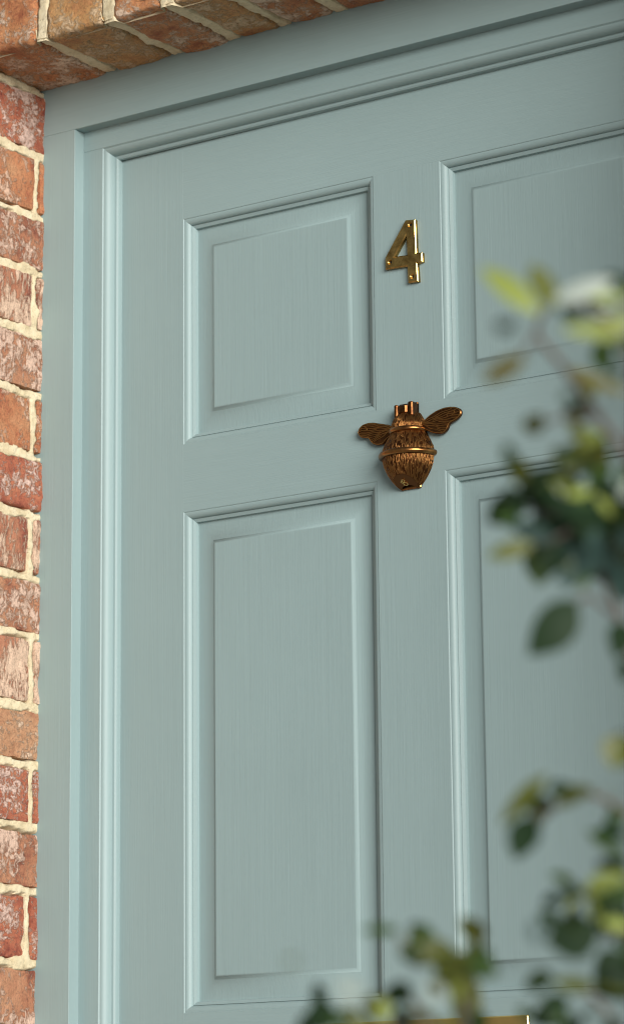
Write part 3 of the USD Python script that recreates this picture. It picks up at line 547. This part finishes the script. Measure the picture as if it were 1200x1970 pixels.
# ---------------------------------------------------------------- shrub in the foreground
LEAVES = [
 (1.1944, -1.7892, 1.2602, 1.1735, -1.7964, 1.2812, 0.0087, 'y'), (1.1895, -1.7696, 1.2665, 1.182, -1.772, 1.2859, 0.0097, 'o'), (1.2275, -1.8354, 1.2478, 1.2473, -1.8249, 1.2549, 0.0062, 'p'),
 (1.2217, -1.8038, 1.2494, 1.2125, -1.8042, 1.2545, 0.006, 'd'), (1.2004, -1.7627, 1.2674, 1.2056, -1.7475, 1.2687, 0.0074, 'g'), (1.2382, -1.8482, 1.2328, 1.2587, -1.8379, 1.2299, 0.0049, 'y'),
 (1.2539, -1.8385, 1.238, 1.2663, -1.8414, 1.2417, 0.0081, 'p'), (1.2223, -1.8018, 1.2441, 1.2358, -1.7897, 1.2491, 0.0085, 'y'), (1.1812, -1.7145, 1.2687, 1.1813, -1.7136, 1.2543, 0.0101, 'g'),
 (1.2488, -1.8997, 1.2211, 1.2369, -1.8947, 1.2221, 0.0045, 'd'), (1.2025, -1.8138, 1.2356, 1.1811, -1.8105, 1.2299, 0.0071, 'b'), (1.1904, -1.7624, 1.2438, 1.2103, -1.7471, 1.2335, 0.008, 'b'),
 (1.2367, -1.8426, 1.2063, 1.2355, -1.8419, 1.2119, 0.0047, 'd'), (1.2475, -1.8338, 1.2051, 1.2507, -1.8473, 1.2052, 0.0052, 'd'), (1.1811, -1.7653, 1.2267, 1.1687, -1.7571, 1.2226, 0.0074, 'o'),
 (1.1779, -1.7429, 1.2335, 1.1923, -1.748, 1.2279, 0.0087, 'd'), (1.1883, -1.7597, 1.225, 1.1899, -1.7443, 1.2212, 0.0103, 'o'), (1.1936, -1.8093, 1.2034, 1.1962, -1.8214, 1.1953, 0.0071, 'd'),
 (1.2132, -1.7966, 1.2048, 1.2257, -1.8001, 1.2055, 0.0055, 'y'), (1.2576, -1.8384, 1.2449, 1.2593, -1.8352, 1.2377, 0.0061, 'y'), (1.2084, -1.7527, 1.2565, 1.2199, -1.7558, 1.2421, 0.0097, 'g'),
 (1.1879, -1.7321, 1.2148, 1.1776, -1.7412, 1.2188, 0.0105, 'o'), (1.1938, -1.7497, 1.207, 1.2039, -1.7556, 1.2162, 0.0097, 'o'), (1.1464, -1.7226, 1.2113, 1.1507, -1.7318, 1.22, 0.0077, 'o'),
 (1.1374, -1.6716, 1.2229, 1.1204, -1.6822, 1.2182, 0.0161, 'd'), (1.1384, -1.668, 1.2156, 1.135, -1.6888, 1.2262, 0.0173, 'd'), (1.1209, -1.6563, 1.2143, 1.1335, -1.6522, 1.2276, 0.0189, 'd'),
 (1.1233, -1.679, 1.2167, 1.1167, -1.6923, 1.2114, 0.0124, 'd'), (1.1288, -1.6994, 1.2116, 1.1151, -1.6973, 1.2044, 0.011, 'd'), (1.129, -1.6958, 1.2037, 1.1252, -1.7107, 1.2042, 0.0079, 'g'),
 (1.1544, -1.7118, 1.1899, 1.1412, -1.7243, 1.1956, 0.0077, 't'), (1.1478, -1.6939, 1.193, 1.1283, -1.6941, 1.196, 0.0079, 't'), (1.1618, -1.7412, 1.182, 1.1469, -1.7519, 1.1769, 0.007, 'o'),
 (1.1273, -1.6726, 1.2028, 1.1265, -1.6769, 1.1795, 0.0142, 'g'), (1.137, -1.6454, 1.2147, 1.1225, -1.6522, 1.2012, 0.0195, 'd'), (1.1228, -1.6328, 1.2199, 1.1297, -1.6144, 1.2078, 0.0191, 'd'),
 (1.1358, -1.6656, 1.1977, 1.1485, -1.6613, 1.1867, 0.0173, 't'), (1.1365, -1.6657, 1.1994, 1.1395, -1.6622, 1.1781, 0.0136, 'g'), (1.1269, -1.6263, 1.2058, 1.127, -1.6116, 1.1899, 0.016, 't'),
 (1.1503, -1.6639, 1.2259, 1.1473, -1.6558, 1.2048, 0.0136, 'd'), (1.162, -1.6773, 1.2125, 1.1575, -1.6622, 1.2006, 0.014, 'g'), (1.1466, -1.6649, 1.2219, 1.1549, -1.664, 1.2311, 0.0105, 'g'),
 (1.1232, -1.6053, 1.2078, 1.1188, -1.5879, 1.1871, 0.0143, 't'), (1.154, -1.6552, 1.2041, 1.1616, -1.647, 1.1893, 0.0186, 'd'), (1.1738, -1.6932, 1.211, 1.1784, -1.6758, 1.221, 0.0138, 'g'),
 (1.1478, -1.6598, 1.2074, 1.1631, -1.6593, 1.2093, 0.0124, 'd'), (1.1311, -1.6723, 1.2058, 1.1357, -1.653, 1.2034, 0.0124, 't'), (1.1638, -1.7103, 1.1637, 1.1483, -1.7222, 1.1416, 0.0159, 'd'),
 (1.1502, -1.6467, 1.1659, 1.1513, -1.6575, 1.1492, 0.0105, 'd'), (1.1481, -1.6423, 1.1409, 1.1483, -1.6488, 1.15, 0.008, 'd'), (1.1676, -1.6819, 1.1119, 1.1638, -1.6858, 1.0986, 0.0137, 'o'),
 (1.1696, -1.6808, 1.1091, 1.158, -1.6772, 1.1081, 0.0101, 'd'), (1.1643, -1.7401, 1.0905, 1.1433, -1.7412, 1.0724, 0.0069, 'o'), (1.1396, -1.6939, 1.0806, 1.1267, -1.6903, 1.0887, 0.0095, 'd'),
 (1.1381, -1.6948, 1.0832, 1.1314, -1.6969, 1.0763, 0.0077, 'o'), (1.1371, -1.7057, 1.0797, 1.1363, -1.7178, 1.0615, 0.0118, 'd'), (1.1451, -1.7036, 1.0878, 1.1513, -1.6961, 1.0919, 0.01, 'd'),
 (1.155, -1.7186, 1.082, 1.1735, -1.7189, 1.0859, 0.0105, 'o'), (1.2294, -1.8104, 1.071, 1.2373, -1.82, 1.0663, 0.0042, 'o'), (1.1669, -1.6825, 1.0618, 1.1489, -1.683, 1.0749, 0.0083, 'g'),
 (1.1881, -1.758, 1.0423, 1.2091, -1.7619, 1.0473, 0.0077, 'y'), (1.1704, -1.7242, 1.0449, 1.1564, -1.718, 1.0471, 0.0063, 'd'), (1.1646, -1.728, 1.0457, 1.1518, -1.7258, 1.0416, 0.0051, 'd'),
 (1.1469, -1.6791, 1.0482, 1.1607, -1.6726, 1.0407, 0.0137, 'g'), (1.1499, -1.6775, 1.0453, 1.1502, -1.659, 1.0357, 0.0119, 'g'), (1.1756, -1.717, 1.0357, 1.1794, -1.718, 1.0318, 0.004, 'y'),
 (1.1731, -1.7177, 1.0306, 1.1549, -1.7276, 1.0278, 0.0166, 'd'), (1.2528, -1.9031, 1.0192, 1.2523, -1.9019, 1.0123, 0.0038, 't'), (1.1353, -1.6205, 1.0273, 1.1246, -1.6327, 1.0125, 0.0217, 'd'),
 (1.1211, -1.6285, 1.0206, 1.1376, -1.623, 1.014, 0.0186, 'o'), (1.1468, -1.7078, 1.0144, 1.1304, -1.7048, 1.0127, 0.0087, 'g'), (1.1694, -1.7153, 1.0098, 1.1514, -1.7169, 1.0124, 0.0057, 'o'),
 (1.135, -1.6758, 1.0029, 1.1194, -1.6823, 1.0009, 0.0119, 'd'), (1.1318, -1.6776, 1.0, 1.1328, -1.6652, 0.9957, 0.0119, 'd'), (1.1796, -1.7181, 1.0495, 1.1882, -1.7127, 1.0448, 0.0143, 'g'),
 (1.1561, -1.6699, 1.038, 1.1669, -1.668, 1.0281, 0.0149, 'd'), (1.1094, -1.7615, 1.0307, 1.0945, -1.7662, 1.0321, 0.0091, 'g'), (1.1084, -1.7354, 1.0227, 1.0975, -1.7434, 1.0244, 0.0128, 'd'),
 (1.1153, -1.7548, 1.02, 1.121, -1.7451, 1.0267, 0.0114, 'o'), (1.1144, -1.73, 1.0191, 1.1097, -1.7415, 1.0298, 0.0099, 'o'), (1.117, -1.7271, 1.0172, 1.1332, -1.734, 1.0248, 0.0116, 'g'),
 (1.109, -1.7091, 1.0202, 1.1196, -1.7209, 1.0331, 0.0077, 'o'), (1.0725, -1.6574, 0.9988, 1.0703, -1.6494, 1.0264, 0.0142, 'o'), (1.0904, -1.6822, 1.0073, 1.0945, -1.6955, 1.0257, 0.0103, 'o'),
 (1.1049, -1.7009, 1.019, 1.0933, -1.7023, 1.0278, 0.0101, 'o'), (1.1049, -1.7114, 1.0145, 1.099, -1.7152, 1.0216, 0.0071, 'o'), (1.0999, -1.7381, 1.0076, 1.0849, -1.7341, 1.0119, 0.0093, 'd'),
 (1.0862, -1.7249, 1.0157, 1.0783, -1.7196, 1.0068, 0.0065, 'g'), (1.092, -1.7429, 1.0062, 1.0775, -1.7402, 1.0023, 0.0099, 'o'), (1.1003, -1.7607, 1.0064, 1.1018, -1.7603, 0.9973, 0.0058, 'y'),
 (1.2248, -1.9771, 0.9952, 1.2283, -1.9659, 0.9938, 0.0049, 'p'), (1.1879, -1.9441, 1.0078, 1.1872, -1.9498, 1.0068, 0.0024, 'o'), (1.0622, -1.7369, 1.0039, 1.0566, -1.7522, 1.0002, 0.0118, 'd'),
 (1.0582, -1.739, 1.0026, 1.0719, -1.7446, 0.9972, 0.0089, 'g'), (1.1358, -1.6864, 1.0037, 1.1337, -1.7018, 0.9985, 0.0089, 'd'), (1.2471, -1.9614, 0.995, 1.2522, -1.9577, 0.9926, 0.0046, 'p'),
 (1.0544, -1.7409, 0.9996, 1.0548, -1.7542, 0.9944, 0.01, 'd'), (1.0723, -1.7305, 1.0005, 1.0624, -1.7245, 0.9929, 0.01, 'g'), (1.081, -1.6525, 1.0063, 1.0751, -1.6553, 0.9966, 0.0105, 'g'),
 (1.118, -1.6464, 1.2273, 1.1165, -1.6419, 1.2093, 0.011, 'd'), (1.0945, -1.6262, 1.2157, 1.1033, -1.6142, 1.2256, 0.0117, 'g'), (1.1431, -1.6577, 1.2133, 1.1229, -1.6591, 1.2129, 0.0119, 'g'),
 (1.1521, -1.7015, 1.2035, 1.1622, -1.6786, 1.2043, 0.008, 'd'), (1.1205, -1.6002, 1.2096, 1.119, -1.6058, 1.2292, 0.0105, 'd'), (1.109, -1.6129, 1.2161, 1.1236, -1.6038, 1.2031, 0.0104, 't'),
 (1.1245, -1.5999, 1.2322, 1.1082, -1.6046, 1.2245, 0.0103, 'd'), (1.1413, -1.6107, 1.2054, 1.139, -1.624, 1.2234, 0.0113, 'd'), (1.1048, -1.623, 1.2329, 1.1029, -1.6346, 1.2172, 0.0114, 't'),
 (1.1458, -1.6568, 1.1975, 1.137, -1.6768, 1.2042, 0.0124, 'd'), (1.1535, -1.6977, 1.2014, 1.1608, -1.6803, 1.1966, 0.0096, 'd'), (1.1495, -1.6294, 1.1926, 1.1458, -1.6477, 1.2011, 0.0121, 't'),
 (1.0956, -1.6061, 1.2169, 1.1079, -1.5889, 1.2185, 0.0087, 'd'), (1.1062, -1.5994, 1.2145, 1.0995, -1.6003, 1.1936, 0.0101, 't'), (1.106, -1.6367, 1.2034, 1.1222, -1.6357, 1.2127, 0.0112, 'g'),
 (1.1589, -1.665, 1.2028, 1.1711, -1.6622, 1.1921, 0.0107, 't'), (1.12, -1.5885, 1.226, 1.1156, -1.594, 1.2075, 0.0086, 'g'), (1.1268, -1.6559, 1.2091, 1.1197, -1.6562, 1.1959, 0.0109, 't'),
 (1.0976, -1.6027, 1.2017, 1.0917, -1.609, 1.22, 0.0086, 'd'), (1.1224, -1.6707, 1.2002, 1.1399, -1.6697, 1.196, 0.0107, 'd'), (1.1071, -1.62, 1.2177, 1.106, -1.6318, 1.2002, 0.0101, 'd'),
 (1.1379, -1.6807, 1.2068, 1.1525, -1.672, 1.2096, 0.0108, 't'), (1.1483, -1.6927, 1.1934, 1.144, -1.7006, 1.1775, 0.0115, 'd'), (1.1301, -1.6385, 1.1874, 1.132, -1.6427, 1.2029, 0.0117, 'd'),
 (1.121, -1.6155, 1.2403, 1.1228, -1.6077, 1.2263, 0.0097, 'd'), (1.1312, -1.6839, 1.2209, 1.145, -1.6796, 1.2111, 0.0102, 'd'), (1.1443, -1.6817, 1.2067, 1.1372, -1.689, 1.1924, 0.0119, 'd'),
 (1.1627, -1.668, 1.2125, 1.147, -1.6749, 1.2108, 0.0104, 't'), (1.1179, -1.6022, 1.2197, 1.1248, -1.6147, 1.2354, 0.0098, 't'), (1.1233, -1.5987, 1.228, 1.1378, -1.604, 1.2372, 0.0096, 'd'),
 (1.154, -1.6335, 1.201, 1.147, -1.634, 1.2215, 0.0107, 'd'), (1.0963, -1.6133, 1.228, 1.1005, -1.5995, 1.2194, 0.011, 'd'), (1.1136, -1.7258, 1.012, 1.1099, -1.7383, 1.0199, 0.0073, 'o'),
 (1.0677, -1.6945, 1.0338, 1.07, -1.6929, 1.0254, 0.0057, 'g'), (1.0832, -1.7142, 1.0378, 1.096, -1.7195, 1.0364, 0.004, 'd'), (1.1458, -1.749, 1.0161, 1.1425, -1.7673, 1.0168, 0.0081, 'g'),
 (1.1102, -1.7368, 1.0232, 1.1194, -1.73, 1.0194, 0.0068, 'g'), (1.0681, -1.6676, 1.0214, 1.0591, -1.6625, 1.011, 0.0063, 'g'), (1.1312, -1.743, 1.0223, 1.1169, -1.7405, 1.018, 0.0076, 'o'),
 (1.0728, -1.6836, 1.0401, 1.0665, -1.6877, 1.0327, 0.0067, 'o'), (1.0948, -1.7291, 1.0355, 1.1046, -1.7278, 1.0319, 0.0065, 'g'), (1.1157, -1.7608, 1.027, 1.1172, -1.763, 1.0192, 0.0042, 'g'),
 (1.0894, -1.7243, 1.0026, 1.096, -1.714, 1.0007, 0.0073, 'o'), (1.0952, -1.6922, 1.0423, 1.0957, -1.6745, 1.0337, 0.0087, 'o'), (1.1908, -1.7208, 1.0219, 1.187, -1.7276, 1.0245, 0.0034, 'g'),
 (1.1897, -1.7231, 1.02, 1.2008, -1.7294, 1.0146, 0.0037, 'g'), (1.1703, -1.7391, 1.035, 1.179, -1.7411, 1.0284, 0.0046, 'g'), (1.1704, -1.7343, 1.0323, 1.1784, -1.7463, 1.0389, 0.0049, 'd'),
 (1.1509, -1.6964, 1.0528, 1.149, -1.7017, 1.0444, 0.0044, 'd'), (1.1676, -1.6865, 1.0363, 1.1646, -1.6877, 1.0473, 0.0077, 'd'), (1.14, -1.7068, 1.0407, 1.1459, -1.6996, 1.0358, 0.0064, 'd'),
 (1.1258, -1.6493, 1.0563, 1.1234, -1.6677, 1.0603, 0.006, 'g'), (1.1567, -1.6677, 1.0314, 1.163, -1.6632, 1.0203, 0.0078, 'g'), (1.139, -1.6381, 1.0201, 1.1456, -1.6383, 1.0267, 0.005, 'd'),
 (1.162, -1.6726, 1.0589, 1.1463, -1.6709, 1.0632, 0.0078, 'd'), (1.1537, -1.675, 1.0416, 1.1514, -1.6739, 1.0311, 0.0058, 'd'), (1.1453, -1.726, 1.2241, 1.1383, -1.7133, 1.2167, 0.0064, 'g'),
 (1.2052, -1.7593, 1.2163, 1.1931, -1.7594, 1.2158, 0.006, 'g'), (1.1613, -1.7096, 1.2328, 1.1653, -1.7011, 1.2365, 0.0053, 'o'), (1.1914, -1.7541, 1.2019, 1.1988, -1.7638, 1.2081, 0.0059, 'd'),
 (1.1807, -1.7389, 1.2094, 1.1721, -1.7429, 1.2195, 0.0065, 'o'), (1.1963, -1.7676, 1.2094, 1.195, -1.7796, 1.2036, 0.005, 'd'), (1.0832, -1.7276, 1.0096, 1.0716, -1.7236, 1.0079, 0.004, 'g'),
 (1.0321, -1.707, 1.0184, 1.027, -1.695, 1.009, 0.006, 'd'), (1.0361, -1.6929, 1.0072, 1.0371, -1.676, 1.0025, 0.0058, 'o'), (1.0577, -1.681, 1.019, 1.0438, -1.6727, 1.0129, 0.006, 'o'),
 (1.1198, -1.7513, 0.9898, 1.1213, -1.7461, 0.9985, 0.0055, 'o'), (1.0638, -1.7138, 0.9987, 1.0547, -1.7222, 0.9983, 0.0071, 'd'), (1.0568, -1.6772, 0.9956, 1.0499, -1.6693, 1.0102, 0.0078, 'd'),
 (1.0883, -1.7642, 0.9996, 1.0936, -1.7596, 0.991, 0.0064, 'o'), (1.2022, -1.7349, 1.2777, 1.198, -1.7443, 1.2753, 0.0031, 'y'), (1.1665, -1.7036, 1.2505, 1.1641, -1.7013, 1.2431, 0.0045, 'o'),
 (1.2106, -1.7302, 1.2789, 1.2063, -1.7438, 1.2774, 0.0066, 'g'), (1.2038, -1.7497, 1.24, 1.2085, -1.7485, 1.2463, 0.0037, 'g'), (1.1565, -1.6897, 1.2655, 1.1633, -1.6925, 1.251, 0.0084, 'o'),
 (1.1668, -1.6945, 1.2674, 1.1745, -1.7026, 1.2732, 0.0059, 'd'), (1.1816, -1.7143, 1.2942, 1.1901, -1.7012, 1.293, 0.0075, 'd'), (1.1487, -1.7239, 1.0034, 1.1569, -1.7125, 1.0054, 0.0072, 'd'),
 (1.1583, -1.6749, 0.9932, 1.1546, -1.6803, 0.9999, 0.0044, 'd'), (1.1579, -1.729, 1.005, 1.161, -1.7277, 0.9952, 0.0063, 'g'), (1.1648, -1.7365, 1.0067, 1.1686, -1.7478, 0.9963, 0.0047, 'd'),
 (1.1044, -1.6541, 1.0023, 1.1018, -1.661, 1.0075, 0.0042, 'g'), (1.1786, -1.7143, 0.9873, 1.1811, -1.726, 0.997, 0.0074, 'd'), (1.1288, -1.6549, 1.0037, 1.1339, -1.6473, 1.0041, 0.004, 'd'),
 (1.1755, -1.6954, 1.0779, 1.1713, -1.7043, 1.0767, 0.0039, 'g'), (1.1764, -1.6832, 1.0716, 1.167, -1.6843, 1.0707, 0.005, 'g'), (1.1421, -1.6503, 1.0748, 1.1493, -1.6612, 1.0873, 0.0086, 'd'),
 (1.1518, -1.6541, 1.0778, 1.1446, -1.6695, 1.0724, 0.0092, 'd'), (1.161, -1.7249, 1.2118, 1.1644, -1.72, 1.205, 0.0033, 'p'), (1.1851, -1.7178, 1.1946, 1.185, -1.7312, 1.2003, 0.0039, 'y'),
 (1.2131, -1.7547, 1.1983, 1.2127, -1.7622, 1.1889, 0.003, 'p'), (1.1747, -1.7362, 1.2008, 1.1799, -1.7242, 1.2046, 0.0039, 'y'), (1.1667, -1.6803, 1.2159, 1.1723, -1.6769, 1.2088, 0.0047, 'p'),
 (1.1636, -1.7474, 1.2033, 1.1742, -1.7509, 1.2031, 0.004, 'g'), (1.1883, -1.7722, 1.1977, 1.2026, -1.7767, 1.191, 0.004, 'y'), (1.1779, -1.7276, 1.1786, 1.1742, -1.743, 1.1767, 0.0056, 't'),
 (1.1888, -1.753, 1.1637, 1.1858, -1.7672, 1.1605, 0.0061, 't'), (1.1922, -1.7436, 1.1835, 1.1915, -1.7483, 1.1732, 0.0051, 't'), (1.1531, -1.6841, 1.2023, 1.1555, -1.6892, 1.2129, 0.0077, 'g'),
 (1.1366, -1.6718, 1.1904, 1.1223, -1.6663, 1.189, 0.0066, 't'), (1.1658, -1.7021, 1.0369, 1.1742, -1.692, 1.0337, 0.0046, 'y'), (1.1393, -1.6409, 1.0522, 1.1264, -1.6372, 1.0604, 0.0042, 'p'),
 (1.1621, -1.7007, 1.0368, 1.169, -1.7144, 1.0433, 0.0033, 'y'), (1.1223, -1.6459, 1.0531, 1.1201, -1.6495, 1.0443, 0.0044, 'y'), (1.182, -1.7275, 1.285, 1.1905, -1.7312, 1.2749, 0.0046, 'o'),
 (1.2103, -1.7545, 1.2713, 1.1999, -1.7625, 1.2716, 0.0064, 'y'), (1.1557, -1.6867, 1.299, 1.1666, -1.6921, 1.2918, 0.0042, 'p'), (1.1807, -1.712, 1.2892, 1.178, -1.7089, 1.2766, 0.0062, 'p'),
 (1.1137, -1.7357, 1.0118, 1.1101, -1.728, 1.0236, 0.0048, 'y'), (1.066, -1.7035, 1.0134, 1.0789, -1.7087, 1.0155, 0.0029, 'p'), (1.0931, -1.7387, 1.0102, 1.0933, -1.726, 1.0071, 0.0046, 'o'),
 (1.1141, -1.7268, 1.0064, 1.1172, -1.7279, 1.015, 0.0045, 'y'), (1.1215, -1.7409, 1.0125, 1.1112, -1.739, 1.0095, 0.0056, 'o'),
]
BRANCHES = [
 ([(1.129, -1.563, 0.93), (1.133, -1.584, 1.017), (1.136, -1.599, 1.083), (1.139, -1.61, 1.131), (1.135, -1.623, 1.172), (1.13, -1.632, 1.194), (1.125, -1.64, 1.212), (1.122, -1.646, 1.225)], 1.9, 1.0),
 ([(1.189, -1.705, 1.115), (1.199, -1.713, 1.171), (1.198, -1.724, 1.211), (1.189, -1.735, 1.231), (1.18, -1.747, 1.251), (1.174, -1.755, 1.263), (1.178, -1.754, 1.273)], 2.2, 1.0),
 ([(1.183, -1.771, 1.258), (1.177, -1.773, 1.25)], 1.0, 0.7),
 ([(1.229, -1.784, 1.195), (1.234, -1.787, 1.222), (1.232, -1.795, 1.244), (1.219, -1.807, 1.256)], 1.6, 0.9),
 ([(1.199, -1.752, 1.226), (1.189, -1.759, 1.226), (1.181, -1.764, 1.224)], 1.0, 0.7),
 ([(1.139, -1.666, 1.206), (1.128, -1.675, 1.211), (1.119, -1.682, 1.214)], 1.4, 0.8),
 ([(1.154, -1.691, 1.199), (1.144, -1.696, 1.193), (1.137, -1.7, 1.192)], 1.1, 0.7),
 ([(1.172, -1.692, 1.158), (1.163, -1.7, 1.167), (1.158, -1.703, 1.163)], 1.1, 0.9),
 ([(1.173, -1.668, 1.074), (1.164, -1.677, 1.082), (1.152, -1.687, 1.089), (1.139, -1.694, 1.083), (1.132, -1.698, 1.079)], 1.5, 0.8),
 ([(1.17, -1.654, 1.013), (1.161, -1.666, 1.033), (1.15, -1.676, 1.045), (1.144, -1.682, 1.051)], 1.8, 0.9),
 ([(1.17, -1.684, 1.032), (1.156, -1.693, 1.032)], 1.0, 0.7),
 ([(1.173, -1.651, 0.961), (1.157, -1.67, 0.994), (1.145, -1.683, 1.012), (1.135, -1.69, 1.015)], 1.6, 0.8),
 ([(1.155, -1.618, 0.931), (1.12, -1.65, 0.962), (1.093, -1.674, 0.983), (1.09, -1.683, 1.004), (1.092, -1.686, 1.022), (1.087, -1.691, 1.027)], 2.4, 1.2),
 ([(1.114, -1.709, 0.982), (1.098, -1.725, 1.0), (1.091, -1.732, 1.012), (1.085, -1.735, 1.005)], 1.4, 0.8),
 ([(1.092, -1.716, 1.001), (1.071, -1.729, 0.996), (1.062, -1.738, 1.002)], 1.3, 0.7),
 ([(1.118, -1.728, 1.019), (1.108, -1.736, 1.023)], 1.0, 0.7),
 ([(1.108, -1.747, 1.019), (1.103, -1.753, 1.031)], 0.8, 0.6),
 ([(1.11, -1.74, 1.022), (1.105, -1.743, 1.02)], 0.9, 0.7),
]
shrub = thing('shrub', (1.12, -1.58, 0.0), label='leafy shrub with glossy oval leaves standing in front of the door', category='shrub')
S0 = np.array([1.12, -1.58, 0.0])
def leaf_mesh(base, tip, w, seed):
    rg = np.random.default_rng(seed)
    base, tip = np.array(base), np.array(tip); ax = tip-base; ln = np.linalg.norm(ax); ax /= ln
    view = CAM-base; view /= np.linalg.norm(view)
    nrm = view+rg.normal(0, 0.36, 3)+np.array([0, 0, 0.25]); nrm -= ax*(nrm @ ax); nrm /= np.linalg.norm(nrm); sd = np.cross(nrm, ax)
    tt = np.array([0, 0.12, 0.3, 0.5, 0.7, 0.87, 1.0]); ww = np.array([0.06, 0.55, 0.93, 1.0, 0.82, 0.45, 0.03])
    fold, curl = rg.uniform(0.10, 0.38), rg.uniform(-0.12, 0.22)
    V = []
    for t, k in zip(tt, ww):
        mid = base+ax*ln*t+nrm*(-curl*ln*(t-0.45)**2*2)
        for s in (-1, -0.5, 0, 0.5, 1): V.append(mid+sd*s*k*w*0.56+nrm*abs(s)*k*w*0.5*fold)
    F = []
    for i in range(len(tt)-1):
        for j in range(4):
            a = i*5+j; F += [[a, a+1, a+6], [a, a+6, a+5]]
    return trimesh.Trimesh(np.array(V)-S0, F, process=False)
for i, l in enumerate(LEAVES):
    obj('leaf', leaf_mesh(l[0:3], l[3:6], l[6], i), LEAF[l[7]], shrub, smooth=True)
heads = {}
for pts, r0, r1 in BRANCHES:
    P = smooth_path(pts, 5); obj('branch', tube(P-S0, np.linspace(r0, r1, len(P))*0.001, 7), bark, shrub, smooth=True)
for k, (bx, by, bz) in enumerate([BRANCHES[0][0][0], BRANCHES[12][0][0], BRANCHES[11][0][0]]):
    P = smooth_path([(1.12+0.02*k, -1.58-0.015*k, -0.02), (1.125+0.015*k, -1.575-0.02*k, 0.35), (bx*0.5+0.56+0.02, by*0.5-0.79, bz-0.28), (bx, by, bz)], 6)
    obj('branch', tube(P-S0, np.linspace(0.006, 0.0026, len(P)), 8), bark, shrub, smooth=True)
# the rest of the bush, to the right of and below the picture
rg = np.random.default_rng(77)
k = 0
while k < 110:
    p = np.array([1.22, -1.50, 0.85])+rg.normal(0, 1, 3)*np.array([0.11, 0.13, 0.28])
    d = p-CAM; z = d @ fwd
    px, py = 600+5842.8*(d @ r_)/z, 985-5842.8*(d @ u_)/z
    if p[2] < 0.25 or (-200 < px < 1330 and -200 < py < 2100) or z < 0.7: continue
    a = rg.normal(0, 1, 3); a /= np.linalg.norm(a)
    obj('leaf', leaf_mesh(p, p+a*rg.uniform(0.018, 0.026), rg.uniform(0.010, 0.014), 500+k), LEAF[rg.choice(list('ddgggoty'))], shrub, smooth=True); k += 1
